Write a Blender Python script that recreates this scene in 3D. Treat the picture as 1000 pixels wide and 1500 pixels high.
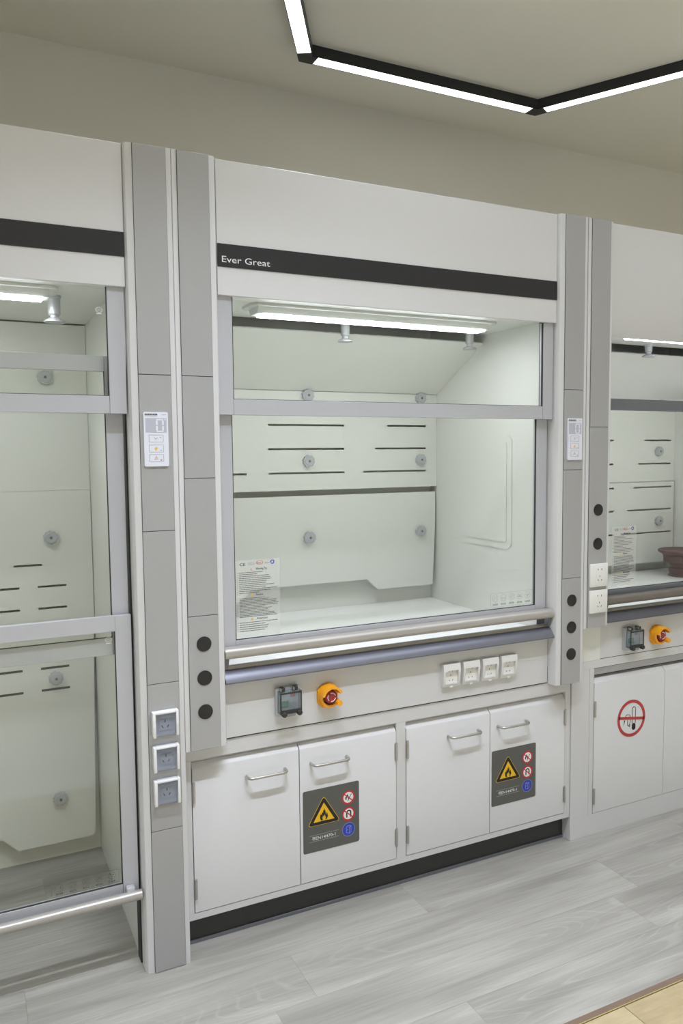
import bpy, bmesh, math, random
from mathutils import Vector, Matrix
for o in list(bpy.data.objects): bpy.data.objects.remove(o)
random.seed(4)
S = bpy.context.scene
COL = S.collection
# ------------------------------------------------------------------ camera
def camera():
    px, py, pz = -0.5663, -2.1824, 1.5064
    yaw, pitch, roll, f = 0.45337, -0.07461, -0.009574, 1.13515
    cy, sy, cp, sp = math.cos(yaw), math.sin(yaw), math.cos(pitch), math.sin(pitch)
    F = Vector((sy*cp, cy*cp, sp)); R = Vector((cy, -sy, 0)); U = R.cross(F)
    cr, sr = math.cos(roll), math.sin(roll)
    R, U = cr*R + sr*U, -sr*R + cr*U
    cd = bpy.data.cameras.new('camera'); cd.sensor_fit = 'HORIZONTAL'; cd.sensor_width = 36
    cd.lens = 36*f; cd.clip_start = .05
    c = bpy.data.objects.new('camera', cd); COL.objects.link(c)
    m = Matrix((R, U, -F)).transposed().to_4x4(); m.translation = (px, py, pz)
    c.matrix_world = m; S.camera = c
camera()
# ------------------------------------------------------------------ light levels and exposure
LIGHT_RGB = (.81, .868, 1.0)
HEX_GLOW, HEX_WATT = 2.0, 13.7      # ceiling light: diffuser emission, power and beam of each bar
HOOD_POWER = 26.5     # emission of the hood lamps
w = bpy.data.worlds.new('world'); S.world = w; w.use_nodes = True
w.node_tree.nodes['Background'].inputs[0].default_value = (.9, .9, .86, 1)
w.node_tree.nodes['Background'].inputs[1].default_value = .2
S.view_settings.view_transform = 'Standard'; S.view_settings.look = 'None'
S.view_settings.gamma = 1; S.view_settings.use_curve_mapping = False
S.view_settings.exposure = 0.0

# ------------------------------------------------------------------ materials
def lin(c):
    return tuple(((v/255)/12.92 if v/255 <= .04045 else ((v/255+.055)/1.055)**2.4) for v in c) + (1,)
MATS = {}
def pm(name, rgb, rough=.5, metal=0, var=.03, scale=40, bump=0, spec=.5, coat=0):
    """painted / plastic / metal surface with a little procedural mottling"""
    m = bpy.data.materials.new(name); m.use_nodes = True; nt = m.node_tree; n = nt.nodes; l = nt.links
    b = n['Principled BSDF']; b.inputs['Roughness'].default_value = rough; b.inputs['Metallic'].default_value = metal
    b.inputs['Specular IOR Level'].default_value = spec; b.inputs['Coat Weight'].default_value = coat
    tc = n.new('ShaderNodeTexCoord'); nz = n.new('ShaderNodeTexNoise')
    nz.inputs['Scale'].default_value = scale; nz.inputs['Detail'].default_value = 4
    l.new(tc.outputs['Object'], nz.inputs['Vector'])
    mx = n.new('ShaderNodeMix'); mx.data_type = 'RGBA'
    c = lin(rgb); mx.inputs[6].default_value = tuple(v*(1-var) for v in c[:3])+(1,)
    mx.inputs[7].default_value = tuple(min(1, v*(1+var)) for v in c[:3])+(1,)
    l.new(nz.outputs['Fac'], mx.inputs[0]); l.new(mx.outputs[2], b.inputs['Base Color'])
    if bump:
        bp = n.new('ShaderNodeBump'); bp.inputs['Strength'].default_value = bump; bp.inputs['Distance'].default_value = .001
        n2 = n.new('ShaderNodeTexNoise'); n2.inputs['Scale'].default_value = 600
        l.new(tc.outputs['Object'], n2.inputs['Vector']); l.new(n2.outputs['Fac'], bp.inputs['Height'])
        l.new(bp.outputs['Normal'], b.inputs['Normal'])
    MATS[name] = m; return m
def emit(name, rgb, strength):
    m = bpy.data.materials.new(name); m.use_nodes = True; nt = m.node_tree; n = nt.nodes
    b = n['Principled BSDF']; b.inputs['Base Color'].default_value = (.9, .9, .9, 1)
    b.inputs['Emission Color'].default_value = lin(rgb); b.inputs['Emission Strength'].default_value = strength
    MATS[name] = m
def clear(name, tint, refl, rough=.02, body=None, alpha=0):
    """see-through sheet: tinted transmission, mirror reflection by Fresnel, optional diffuse body"""
    m = bpy.data.materials.new(name); m.use_nodes = True; nt = m.node_tree; n = nt.nodes; l = nt.links
    n.clear(); out = n.new('ShaderNodeOutputMaterial')
    tr = n.new('ShaderNodeBsdfTransparent'); tr.inputs[0].default_value = tint
    base = tr.outputs[0]
    if body:
        d = n.new('ShaderNodeBsdfDiffuse'); d.inputs[0].default_value = body
        mm = n.new('ShaderNodeMixShader'); mm.inputs[0].default_value = alpha
        l.new(base, mm.inputs[1]); l.new(d.outputs[0], mm.inputs[2]); base = mm.outputs[0]
    g = n.new('ShaderNodeBsdfGlossy'); g.inputs['Roughness'].default_value = rough
    lw = n.new('ShaderNodeLayerWeight'); lw.inputs[0].default_value = .5
    pw = n.new('ShaderNodeMath'); pw.operation = 'POWER'; pw.inputs[1].default_value = 5; l.new(lw.outputs['Facing'], pw.inputs[0])
    f0 = ((refl-1)/(refl+1))**2
    fr = n.new('ShaderNodeMath'); fr.operation = 'MULTIPLY_ADD'; fr.inputs[1].default_value = 1-f0; fr.inputs[2].default_value = f0
    l.new(pw.outputs[0], fr.inputs[0])
    mx = n.new('ShaderNodeMixShader'); l.new(fr.outputs[0], mx.inputs[0]); l.new(base, mx.inputs[1]); l.new(g.outputs[0], mx.inputs[2])
    l.new(mx.outputs[0], out.inputs[0]); MATS[name] = m
pm('white', (214, 214, 214), .38, bump=.05, var=.012)
pm('liner', (229, 230, 224), .32, var=.015, scale=6)
pm('worktop', (248, 248, 247), .25, var=.01)
pm('grey', (170, 170, 170), .4, metal=.15, var=.015, bump=.05)
pm('alu', (190, 191, 196), .4, metal=.2, var=.02, scale=90)
pm('alu_dark', (120, 123, 130), .35, metal=.4, var=.03)
pm('bar', (176, 172, 166), .36, metal=.35, var=.02)
pm('bar_dark', (120, 114, 107), .38, metal=.3, var=.02)
pm('airfoil', (118, 120, 130), .34, metal=.5, var=.02)
pm('airfoil_dark', (92, 92, 97), .4, metal=.2, var=.02)
pm('steel', (186, 184, 178), .36, metal=.95, var=.04, scale=200)
pm('stripe', (40, 40, 44), .35, var=.06)
pm('black', (30, 30, 31), .5, var=.1)
pm('gasket', (52, 52, 48), .7, var=.1)
pm('seam', (70, 70, 66), .8)
pm('kick', (62, 62, 63), .5, var=.04)
pm('wall', (243, 240, 229), .8, var=.01, scale=3)
pm('ceil', (249, 244, 226), .85, var=.012, scale=2)
pm('knob', (186, 189, 194), .45)
pm('plastic', (226, 225, 222), .3)
pm('socket_face', (236, 236, 232), .3)
pm('slot', (30, 30, 30), .7)
pm('yellow', (246, 170, 26), .4)
pm('red', (158, 40, 44), .35)
pm('print_white', (236, 236, 236), .5)
pm('print_black', (30, 28, 26), .6)
pm('print_grey', (104, 104, 102), .6)
pm('print_fade', (165, 167, 166), .6)
pm('print_pale', (203, 207, 214), .6)
pm('label', (92, 92, 88), .45, var=.05, scale=15)
pm('sign_yellow', (238, 190, 34), .45)
pm('sign_red', (196, 44, 52), .45)
pm('sign_blue', (44, 66, 178), .45)
pm('sign_red2', (186, 66, 64), .5)
pm('screen', (186, 189, 200), .25)
pm('panel_plate', (226, 229, 238), .25)
pm('orange_icon', (240, 190, 90), .5)
pm('pink_icon', (220, 160, 150), .5)
pm('green_tag', (96, 158, 132), .5)
pm('nozzle', (190, 192, 194), .4, metal=.2)
pm('maroon', (84, 50, 50), .5, var=.15, scale=25)
pm('brass', (196, 182, 120), .35, metal=.6)
pm('trim_brown', (128, 108, 92), .4, metal=.3, var=.1, scale=20)
pm('lamp_body', (214, 216, 212), .45)
emit('hex_glow', (255, 255, 252), HEX_GLOW)
emit('hood_glow', (242, 246, 255), HOOD_POWER)
clear('glass', (.965, .975, .955, 1), 1.45)
clear('film', (1, 1, 1, 1), 1.08, .3, (.82, .83, .80, 1), .14)
clear('smoke', (.90, .92, .93, 1), 1.4, .05, (.25, .28, .30, 1), .13)
clear('smoke_blue', (.92, .94, .97, 1), 1.4, .05, (.30, .32, .36, 1), .09)
def wood(name, dark, light, sx, sy, ring=True):
    m = bpy.data.materials.new(name); m.use_nodes = True; nt = m.node_tree; n = nt.nodes; l = nt.links
    b = n['Principled BSDF']; b.inputs['Roughness'].default_value = .42
    tc = n.new('ShaderNodeTexCoord'); oi = n.new('ShaderNodeObjectInfo')
    mul = n.new('ShaderNodeMath'); mul.operation = 'MULTIPLY'; mul.inputs[1].default_value = 61
    l.new(oi.outputs['Random'], mul.inputs[0])
    cb = n.new('ShaderNodeCombineXYZ'); l.new(mul.outputs[0], cb.inputs[0]); l.new(mul.outputs[0], cb.inputs[2])
    ad = n.new('ShaderNodeVectorMath'); ad.operation = 'ADD'; l.new(tc.outputs['Object'], ad.inputs[0]); l.new(cb.outputs[0], ad.inputs[1])
    def noise(scale, sc, det, dist=0):
        mp = n.new('ShaderNodeMapping'); mp.inputs['Scale'].default_value = scale; l.new(ad.outputs[0], mp.inputs[0])
        z = n.new('ShaderNodeTexNoise'); z.inputs['Scale'].default_value = sc; z.inputs['Detail'].default_value = det
        z.inputs['Distortion'].default_value = dist; l.new(mp.outputs[0], z.inputs['Vector']); return z
    a = noise((sx, sy, 1), 1, 6, .6); f = noise((sx*4, sy*14, 1), 1, 3); big = noise((.6, 4.4, 1), 1, 1.5, .1); msk = noise((.9, 5, 1), 1.3, 2)
    # cathedral rings: iso-lines of a stretched noise field
    fr = n.new('ShaderNodeMath'); fr.operation = 'MULTIPLY'; fr.inputs[1].default_value = 230; l.new(big.outputs['Fac'], fr.inputs[0])
    sn = n.new('ShaderNodeMath'); sn.operation = 'SINE'; l.new(fr.outputs[0], sn.inputs[0])
    rp = n.new('ShaderNodeMapRange'); rp.inputs['From Min'].default_value = .72; rp.inputs['From Max'].default_value = 1
    l.new(sn.outputs[0], rp.inputs['Value'])
    mk = n.new('ShaderNodeMapRange'); mk.inputs['From Min'].default_value = .46; mk.inputs['From Max'].default_value = .62; l.new(msk.outputs['Fac'], mk.inputs['Value'])
    rm = n.new('ShaderNodeMath'); rm.operation = 'MULTIPLY'; l.new(rp.outputs[0], rm.inputs[0]); l.new(mk.outputs[0], rm.inputs[1])
    r1 = n.new('ShaderNodeValToRGB'); r1.color_ramp.elements[0].position = .26; r1.color_ramp.elements[1].position = .74
    r1.color_ramp.elements[0].color = lin(dark); r1.color_ramp.elements[1].color = lin(light)
    l.new(a.outputs['Fac'], r1.inputs[0])
    m1 = n.new('ShaderNodeMix'); m1.data_type = 'RGBA'; m1.blend_type = 'OVERLAY'; m1.inputs[0].default_value = .22
    l.new(r1.outputs[0], m1.inputs[6]); l.new(f.outputs['Fac'], m1.inputs[7])
    m2 = n.new('ShaderNodeMix'); m2.data_type = 'RGBA'; m2.blend_type = 'MIX'
    k = n.new('ShaderNodeMath'); k.operation = 'MULTIPLY'; k.inputs[1].default_value = .17 if ring else 0
    l.new(rm.outputs[0], k.inputs[0]); l.new(k.outputs[0], m2.inputs[0])
    l.new(m1.outputs[2], m2.inputs[6]); m2.inputs[7].default_value = lin((200, 200, 195))
    hs = n.new('ShaderNodeHueSaturation'); vr = n.new('ShaderNodeMapRange'); vr.inputs['To Min'].default_value = .98; vr.inputs['To Max'].default_value = 1.02
    l.new(oi.outputs['Random'], vr.inputs['Value']); l.new(vr.outputs[0], hs.inputs['Value']); l.new(m2.outputs[2], hs.inputs['Color'])
    l.new(hs.outputs[0], b.inputs['Base Color'])
    bp = n.new('ShaderNodeBump'); bp.inputs['Strength'].default_value = .12; bp.inputs['Distance'].default_value = .001
    l.new(f.outputs['Fac'], bp.inputs['Height']); l.new(bp.outputs['Normal'], b.inputs['Normal'])
    MATS[name] = m
wood('oak', (132, 129, 121), (171, 168, 160), 1.2, 11)
wood('pale_floor', (214, 208, 194), (226, 221, 208), 2, 6, False)
wood('tan', (160, 142, 106), (180, 164, 130), 3, 6, False)

# ------------------------------------------------------------------ mesh helpers
WPOS = {}
class MB:
    def __init__(s): s.bm = bmesh.new()
    def box(s, x0, x1, y0, y1, z0, z1, bev=0, seg=2):
        t = bmesh.new(); bmesh.ops.create_cube(t, size=1)
        for v in t.verts:
            v.co = Vector((x0+(v.co.x+.5)*(x1-x0), y0+(v.co.y+.5)*(y1-y0), z0+(v.co.z+.5)*(z1-z0)))
        if bev: bmesh.ops.bevel(t, geom=t.edges[:], offset=bev, segments=seg, affect='EDGES', profile=.5)
        s.join(t); return s
    def join(s, t):
        me = bpy.data.meshes.new('tmp'); t.to_mesh(me); t.free(); s.bm.from_mesh(me); bpy.data.meshes.remove(me)
    def prism(s, poly, ax, a, b):
        def P(p, t): return {'x': (t, p[0], p[1]), 'y': (p[0], t, p[1]), 'z': (p[0], p[1], t)}[ax]
        t = bmesh.new()
        A = [t.verts.new(P(p, a)) for p in poly]; B = [t.verts.new(P(p, b)) for p in poly]; n = len(poly)
        t.faces.new(A); t.faces.new(B[::-1])
        for i in range(n): t.faces.new((A[i], B[i], B[(i+1) % n], A[(i+1) % n]))
        bmesh.ops.recalc_face_normals(t, faces=t.faces[:]); s.join(t); return s
    def tube(s, path, r, n=10, cap=True):
        t = bmesh.new(); rings = []; path = [Vector(p) for p in path]; up = None
        for i, p in enumerate(path):
            d = (path[min(i+1, len(path)-1)]-path[max(i-1, 0)]).normalized()
            if up is None: up = d.orthogonal().normalized()
            a = (up-d*up.dot(d)).normalized(); up = a; c = d.cross(a); rr = r[i] if isinstance(r, (list, tuple)) else r
            rings.append([t.verts.new(p+(a*math.cos(2*math.pi*k/n)+c*math.sin(2*math.pi*k/n))*rr) for k in range(n)])
        for A, B in zip(rings, rings[1:]):
            for k in range(n): t.faces.new((A[k], A[(k+1) % n], B[(k+1) % n], B[k]))
        if cap: t.faces.new(rings[0][::-1]); t.faces.new(rings[-1])
        bmesh.ops.recalc_face_normals(t, faces=t.faces[:]); s.join(t); return s
    def disc(s, x, z, r, y0, y1, n=32): return s.prism(circ(x, z, r, n), 'y', y0, y1)
    def ring(s, x, z, r0, r1, y0, y1, a0=0, a1=360, n=48):
        full = abs(a1-a0) >= 360
        t = bmesh.new(); q = []
        k = n if full else n+1
        for i in range(k):
            a = math.radians(a0+(a1-a0)*i/n); c, d = math.cos(a), math.sin(a)
            q.append([t.verts.new((x+c*rr, yy, z+d*rr)) for rr, yy in ((r0, y0), (r1, y0), (r1, y1), (r0, y1))])
        for i in range(n):
            A, B = q[i], q[(i+1) % k]
            for j in range(4): t.faces.new((A[j], A[(j+1) % 4], B[(j+1) % 4], B[j]))
        if not full: t.faces.new(q[0]); t.faces.new(q[-1][::-1])
        bmesh.ops.recalc_face_normals(t, faces=t.faces[:]); s.join(t); return s
    def lathe(s, prof, cx, cy, n=40, axis='z'):
        t = bmesh.new(); R = []
        for r, h in prof:
            R.append([t.verts.new((cx+r*math.cos(2*math.pi*k/n), cy+r*math.sin(2*math.pi*k/n), h) if axis == 'z'
                     else (cx+r*math.cos(2*math.pi*k/n), h, cy+r*math.sin(2*math.pi*k/n))) for k in range(n)])
        for A, B in zip(R, R[1:]):
            for k in range(n): t.faces.new((A[k], A[(k+1) % n], B[(k+1) % n], B[k]))
        t.faces.new(R[0]); t.faces.new(R[-1])
        bmesh.ops.recalc_face_normals(t, faces=t.faces[:]); s.join(t); return s
    def line(s, pts, wd, y0, y1):
        """flat printed stroke in the XZ plane"""
        for (a, b), (c, d) in zip(pts, pts[1:]):
            L = math.hypot(c-a, d-b) or 1e-6; nx, nz = -(d-b)/L*wd/2, (c-a)/L*wd/2
            ex, ez = (c-a)/L*wd*.3, (d-b)/L*wd*.3
            s.prism([(a-ex+nx, b-ez+nz), (c+ex+nx, d+ez+nz), (c+ex-nx, d+ez-nz), (a-ex-nx, b-ez-nz)], 'y', y0, y1)
        return s
    def build(s, name, mat, parent=None, label=None, loc=None, smooth=True):
        me = bpy.data.meshes.new(name); org = Vector(loc) if loc else (WPOS[parent.name] if parent else Vector((0, 0, 0)))
        bmesh.ops.translate(s.bm, verts=s.bm.verts[:], vec=-org)
        s.bm.to_mesh(me); s.bm.free()
        me.materials.append(MATS[mat])
        if smooth:
            me.shade_smooth() if hasattr(me, 'shade_smooth') else None
            me.set_sharp_from_angle(angle=math.radians(38))
        return link(me, name, parent, org, label)
def link(me, name, parent, org, label=None):
    o = bpy.data.objects.new(name, me); COL.objects.link(o); org = Vector(org)
    if parent:
        o.parent = parent; o.location = org-WPOS[parent.name]
    else: o.location = org
    WPOS[o.name] = org
    if label: o['label'] = label
    return o
def thing(name, loc, label, cat, group=None):
    o = bpy.data.objects.new(name, None); COL.objects.link(o); o.location = loc; o.empty_display_size = .1
    WPOS[o.name] = Vector(loc); o['label'] = label; o['category'] = cat
    if group: o['group'] = group
    return o
def struct(o): o['kind'] = 'structure'; return o
def circ(x, z, r, n=32): return [(x+r*math.cos(2*math.pi*k/n), z+r*math.sin(2*math.pi*k/n)) for k in range(n)]
def rrect(x0, x1, z0, z1, r, n=5):
    p = []
    for cx, cz, a in ((x1-r, z1-r, 0), (x0+r, z1-r, 90), (x0+r, z0+r, 180), (x1-r, z0+r, 270)):
        for k in range(n+1):
            t = math.radians(a+90*k/n); p.append((cx+r*math.cos(t), cz+r*math.sin(t)))
    return p
def text(body, x0, z0, h, y, mat, name, parent, width=None, th=.0003, label=None, bold=0):
    cu = bpy.data.curves.new('txt', 'FONT'); cu.body = body; cu.size = 1; cu.resolution_u = 3; cu.offset = bold
    ob = bpy.data.objects.new('txt', cu); COL.objects.link(ob)
    dg = bpy.context.evaluated_depsgraph_get(); me = bpy.data.meshes.new_from_object(ob.evaluated_get(dg))
    bpy.data.objects.remove(ob); bm = bmesh.new(); bm.from_mesh(me); bpy.data.meshes.remove(me)
    if not bm.verts: bm.free(); return None
    xs = [v.co.x for v in bm.verts]; sc = h/.729; sx = (width/(max(xs)-min(xs))) if width else sc
    r = bmesh.ops.extrude_face_region(bm, geom=bm.faces[:])
    ex = [e for e in r['geom'] if isinstance(e, bmesh.types.BMVert)]
    for v in ex: v.co.z = 1
    mx = min(xs)
    for v in bm.verts: v.co = Vector((x0+(v.co.x-mx)*sx, y-th*v.co.z, z0+v.co.y*sc))
    bmesh.ops.recalc_face_normals(bm, faces=bm.faces[:])
    b = MB(); b.bm.free(); b.bm = bm
    return b.build(name, mat, parent, label, smooth=False)

# ------------------------------------------------------------------ the room
ZC = 3.454; YW = 1.82
X0, X1, YF = -4.5, 6.0, -5.6
floor = struct(MB().box(X0, X1, YF, YW, -.06, -.006).build('floor', 'trim_brown'))
def piece(me_cache, w_, d_, mat, x, y, name, th=.006):
    k = (round(w_, 4), round(d_, 4), mat)
    if k not in me_cache:
        t = MB().box(-w_/2, w_/2, -d_/2, d_/2, -th, 0); me = bpy.data.meshes.new(name); t.bm.to_mesh(me); t.bm.free()
        me.materials.append(MATS[mat]); me_cache[k] = me
    return link(me_cache[k], name, floor, (x, y, 0))
cache = {}
PW, PL, GAP = .2, 1.22, .0004
offs = [.31, .85, .12, .55, -.47, .26, 1.357, .62]
for k in range(8):
    y1 = .895-.2*k; y0 = y1-PW
    if y0 < -.69: y0 = -.69
    xs = offs[k]-3*PL
    while xs < 3.6:
        a, b = max(xs, -2.2), min(xs+PL, 3.6)
        if b-a > .05: piece(cache, b-a-GAP, y1-y0-GAP, 'oak', (a+b)/2, (y0+y1)/2, 'plank')
        xs += PL
piece(cache, 5.8, .924, 'oak', .7, 1.3575, 'plank')
MB().box(X0, X1, -.7095, -.6905, -.005, .0015).build('threshold_strip', 'trim_brown', floor)
MB().box(X0, X1, -.7122, -.7097, -.005, .0022).build('edge_strip', 'brass', floor)
for i in range(5):
    for j in range(1):
        piece(cache, .598, .598, 'tan', -.51+.6*i+.0, -1.0125-.6*j, 'tile')
# rest of the floor out of frame
MB().box(X0, -2.201, -.69, YW, -.006, 0).build('floor_covering', 'oak', floor)
MB().box(3.601, X1, -.69, YW, -.006, 0).build('floor_covering', 'oak', floor)
MB().box(X0, X1, YF, -1.314, -.006, 0).build('floor_covering', 'pale_floor', floor)
MB().box(X0, -.812, -1.3135, -.7125, -.006, 0).build('floor_covering', 'tan', floor)
MB().box(2.192, X1, -1.3135, -.7125, -.006, 0).build('floor_covering', 'tan', floor)
struct(MB().box(X0, X1, YF, YW, ZC, ZC+.05).build('ceiling', 'ceil'))
struct(MB().box(X0-.05, X1+.05, YW, YW+.05, -.06, ZC+.05).build('wall_back', 'wall'))
struct(MB().box(X0-.05, X0, YF, YW, -.06, ZC+.05).build('wall_left', 'wall'))
struct(MB().box(X1, X1+.05, YF, YW, -.06, ZC+.05).build('wall_right', 'wall'))
struct(MB().box(X0-.05, X1+.05, YF-.05, YF, -.06, ZC+.05).build('wall_front', 'wall'))

# ------------------------------------------------------------------ hexagon ceiling lights
def hexlight(cx, cy, side, label, watt=1, spread=125):
    t = thing('hexagon_light', (cx, cy, ZC), label, 'ceiling light', 'hexagonal ceiling lights')
    W, H = .0717, .0538; zb = ZC-H
    V = [(cx+side*math.cos(math.radians(60*k)), cy+side*math.sin(math.radians(60*k))) for k in range(6)]
    ap = side*math.cos(math.radians(30)); fi = (ap-W/2)/ap; fo = (ap+W/2)/ap
    g = .051
    for k in range(6):
        a, b = Vector(V[k]), Vector(V[(k+1) % 6]); c = Vector((cx, cy))
        d = (b-a).normalized()
        p = [tuple(c+(q-c)*f) for q, f in ((a, fi), (b, fi), (b, fo), (a, fo))]
        h = MB().prism(p, 'z', zb+.003, ZC-.0005).build('housing', 'stripe', t)
        nrm = Vector((d.y, -d.x)); nrm = nrm if nrm.dot(c-a) < 0 else -nrm   # outward
        ins = W/2-.003
        A, B = a+d*g, b-d*g
        q = [tuple(A-nrm*ins), tuple(B-nrm*ins), tuple(B+nrm*ins), tuple(A+nrm*ins)]
        MB().prism(q, 'z', zb+.0005, zb+.0028).build('diffuser', 'hex_glow', h)
        ld = bpy.data.lights.new('light_bar', 'AREA'); ld.shape = 'RECTANGLE'; ld.size = (b-a).length-2*g; ld.size_y = W-.006
        ld.energy = HEX_WATT*watt; ld.spread = math.radians(spread); ld.color = LIGHT_RGB
        lo = bpy.data.objects.new('light_bar', ld); COL.objects.link(lo); lo.parent = h
        mid = (a+b)/2; lo.location = Vector((mid.x, mid.y, zb-.001))-WPOS[h.name]; lo.rotation_euler = (0, 0, math.atan2(d.y, d.x))
        for s_ in (-1, 1):
            o = nrm*s_*(W/2-.0015); e = nrm*.0014
            MB().prism([tuple(A+o-e), tuple(B+o-e), tuple(B+o+e), tuple(A+o+e)], 'z', zb, zb+.003).build('rim', 'black', h)
    for k in range(6):
        v = Vector(V[k]); c = Vector((cx, cy)); n1 = Vector(V[(k+1) % 6])-v; n0 = Vector(V[k-1])-v
        n1.normalize(); n0.normalize(); out = (v-c).normalized()
        vi = c+(v-c)*fi; vo = c+(v-c)*fo
        o1 = Vector((n1.y, -n1.x)); o1 = o1 if o1.dot(v-c) > 0 else -o1
        o0 = Vector((n0.y, -n0.x)); o0 = o0 if o0.dot(v-c) > 0 else -o0
        gg = g-.0006
        p = [vi, v+n1*gg-o1*W/2, v+n1*gg+o1*W/2, vo, v+n0*gg+o0*W/2, v+n0*gg-o0*W/2]
        MB().prism([tuple(x) for x in p], 'z', zb-.002, zb+.003).build('corner_joint', 'black', t)
    return t
def linearlight(x0, x1, y, label, watt, spread):
    t = thing('linear_light', ((x0+x1)/2, y, ZC), label, 'ceiling light', 'straight ceiling lights'); zb = ZC-.0538
    h = MB().box(x0, x1, y-.036, y+.036, zb+.003, ZC-.0005).build('housing', 'stripe', t)
    MB().box(x0+.01, x1-.01, y-.032, y+.032, zb, zb+.0028).build('diffuser', 'hex_glow', h)
    ld = bpy.data.lights.new('light_bar', 'AREA'); ld.shape = 'RECTANGLE'; ld.size = x1-x0-.02; ld.size_y = .064
    ld.energy = HEX_WATT*watt; ld.spread = math.radians(spread); ld.color = LIGHT_RGB
    lo = bpy.data.objects.new('light_bar', ld); COL.objects.link(lo); lo.parent = h; lo.location = Vector(((x0+x1)/2, y, zb-.001))-WPOS[h.name]
hexlight(1.694, .148, 1.403, 'hexagon of black-framed white light bars on ceiling above middle and right fume hoods', .55, 106)
linearlight(-.55, .60, -1.25, 'straight light bar on the ceiling in front of the hoods, outside the photo', 2.3, 98)
linearlight(-1.5, 1.3, -3.3, 'straight light bar on the ceiling behind the camera, outside the photo', 2.3, 95)
hexlight(3.6, -3.0, 1.0, 'added hexagonal fill light on the ceiling behind the camera to the right, outside the photo', .72, 95)  # added unseen lamp: floor bounce lifts the ceiling and ambient
hexlight(-3.0, -1.2, 1.0, 'added hexagonal fill light on the ceiling above the far left end of the room, outside the photo', .72, 95)  # another added lamp, out of view, raising ambient by floor bounce

# ------------------------------------------------------------------ small fittings
def knob(par, x, y, z, depth=.016):
    me = bpy.data.meshes.get('baffle_knob_mesh')
    if not me:
        p = [((.0255 if (k//3) % 2 else .0235)*math.cos(2*math.pi*k/60), (.0255 if (k//3) % 2 else .0235)*math.sin(2*math.pi*k/60)) for k in range(60)]
        t = MB().prism(p, 'y', -depth, 0); t.lathe([(.020, -depth), (.018, -depth-.003), (.006, -depth-.003)], 0, 0, 24, 'y')
        me = bpy.data.meshes.new('baffle_knob_mesh'); t.bm.to_mesh(me); t.bm.free(); me.materials.append(MATS['knob'])
        t = MB().disc(0, 0, .0052, -depth-.0045, -depth-.002, 16); m2 = bpy.data.meshes.new('knob_center_mesh'); t.bm.to_mesh(m2); t.bm.free()
        m2.materials.append(MATS['print_grey'])
    k = link(me, 'baffle_knob', par, (x, y, z)); link(bpy.data.meshes['knob_center_mesh'], 'knob_center', k, (x, y, z)); return k
def nozzle(par, x, y, z, ln, r=.016):
    n = MB().lathe([(r*1.15, z), (r*1.15, z-.008), (r, z-.010), (r, z-ln), (r*.8, z-ln-.004)], x, y, 20).build('nozzle', 'nozzle', par)
    MB().lathe([(r*.7, z-ln-.003), (r*.7, z-ln-.010), (r*1.7, z-ln-.020), (r*1.75, z-ln-.024), (r*.6, z-ln-.022)], x, y, 16).build('nozzle_rose', 'nozzle', n)
def socket5(par, x, z, wd, h, y, th, hooded):
    """five-pin socket; hooded ones sit in a frame with a sloped rim"""
    if hooded:
        s = MB().prism([(y, z), (y-th*.55, z), (y-th*.75, z+h*.12), (y-th, z+h*.70), (y-th*.9, z+h*.97), (y-th*.8, z+h), (y, z+h)], 'x', x, x+.0085)
        s.prism([(y, z), (y-th*.55, z), (y-th*.75, z+h*.12), (y-th, z+h*.70), (y-th*.9, z+h*.97), (y-th*.8, z+h), (y, z+h)], 'x', x+wd-.0085, x+wd)
        s.prism([(y, z+h*.72), (y-th, z+h*.72), (y-th*.92, z+h*.95), (y-th*.8, z+h), (y, z+h)], 'x', x+.0085, x+wd-.0085)
        s.prism([(y, z), (y-th*.55, z), (y-th*.75, z+h*.13), (y, z+h*.13)], 'x', x+.0085, x+wd-.0085)
        s = s.build('power_socket', 'plastic', par)
        MB().box(x+.0085, x+wd-.0085, y-.009, y-.0002, z+h*.13, z+h*.72).build('socket_face', 'socket_face', s)
        MB().box(x+.010, x+wd-.010, y-.0135, y-.009, z+h*.135, z+h*.185).build('cover_lip', 'plastic', s)
        MB().box(x+wd*.42, x+wd*.58, y-th*.7, y-th*.5, z-.002, z+.003).build('cover_latch', 'print_white', s)
        cx, cz, yf, k = x+wd/2, z+h*.455, y-.009, .8
    else:
        s = MB().box(x, x+wd, y-th, y, z, z+h, .002).build('power_socket', 'socket_face', par)
        cx, cz, yf, k = x+wd*.53, z+h*.50, y-th, 1
    for dx, dz, w_, h_, a in ((-.009, .022, .0022, .006, 0), (.009, .022, .0022, .007, 0), (0, .004 if hooded else -.004, .0022, .007, 0), (-.008, -.018, .0022, .007, 30), (.009, -.018, .0022, .007, -30)):
        ca, sa = math.cos(math.radians(a)), math.sin(math.radians(a)); q = []
        for u, v in ((-1, -1), (1, -1), (1, 1), (-1, 1)):
            u, v = u*w_/2, v*h_/2; q.append((cx+(dx+u*ca-v*sa)*k, cz+(dz+u*sa+v*ca)*k))
        MB().prism(q, 'y', yf-.0004, yf+.0002).build('pin_hole', 'slot', s)
    return s
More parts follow.
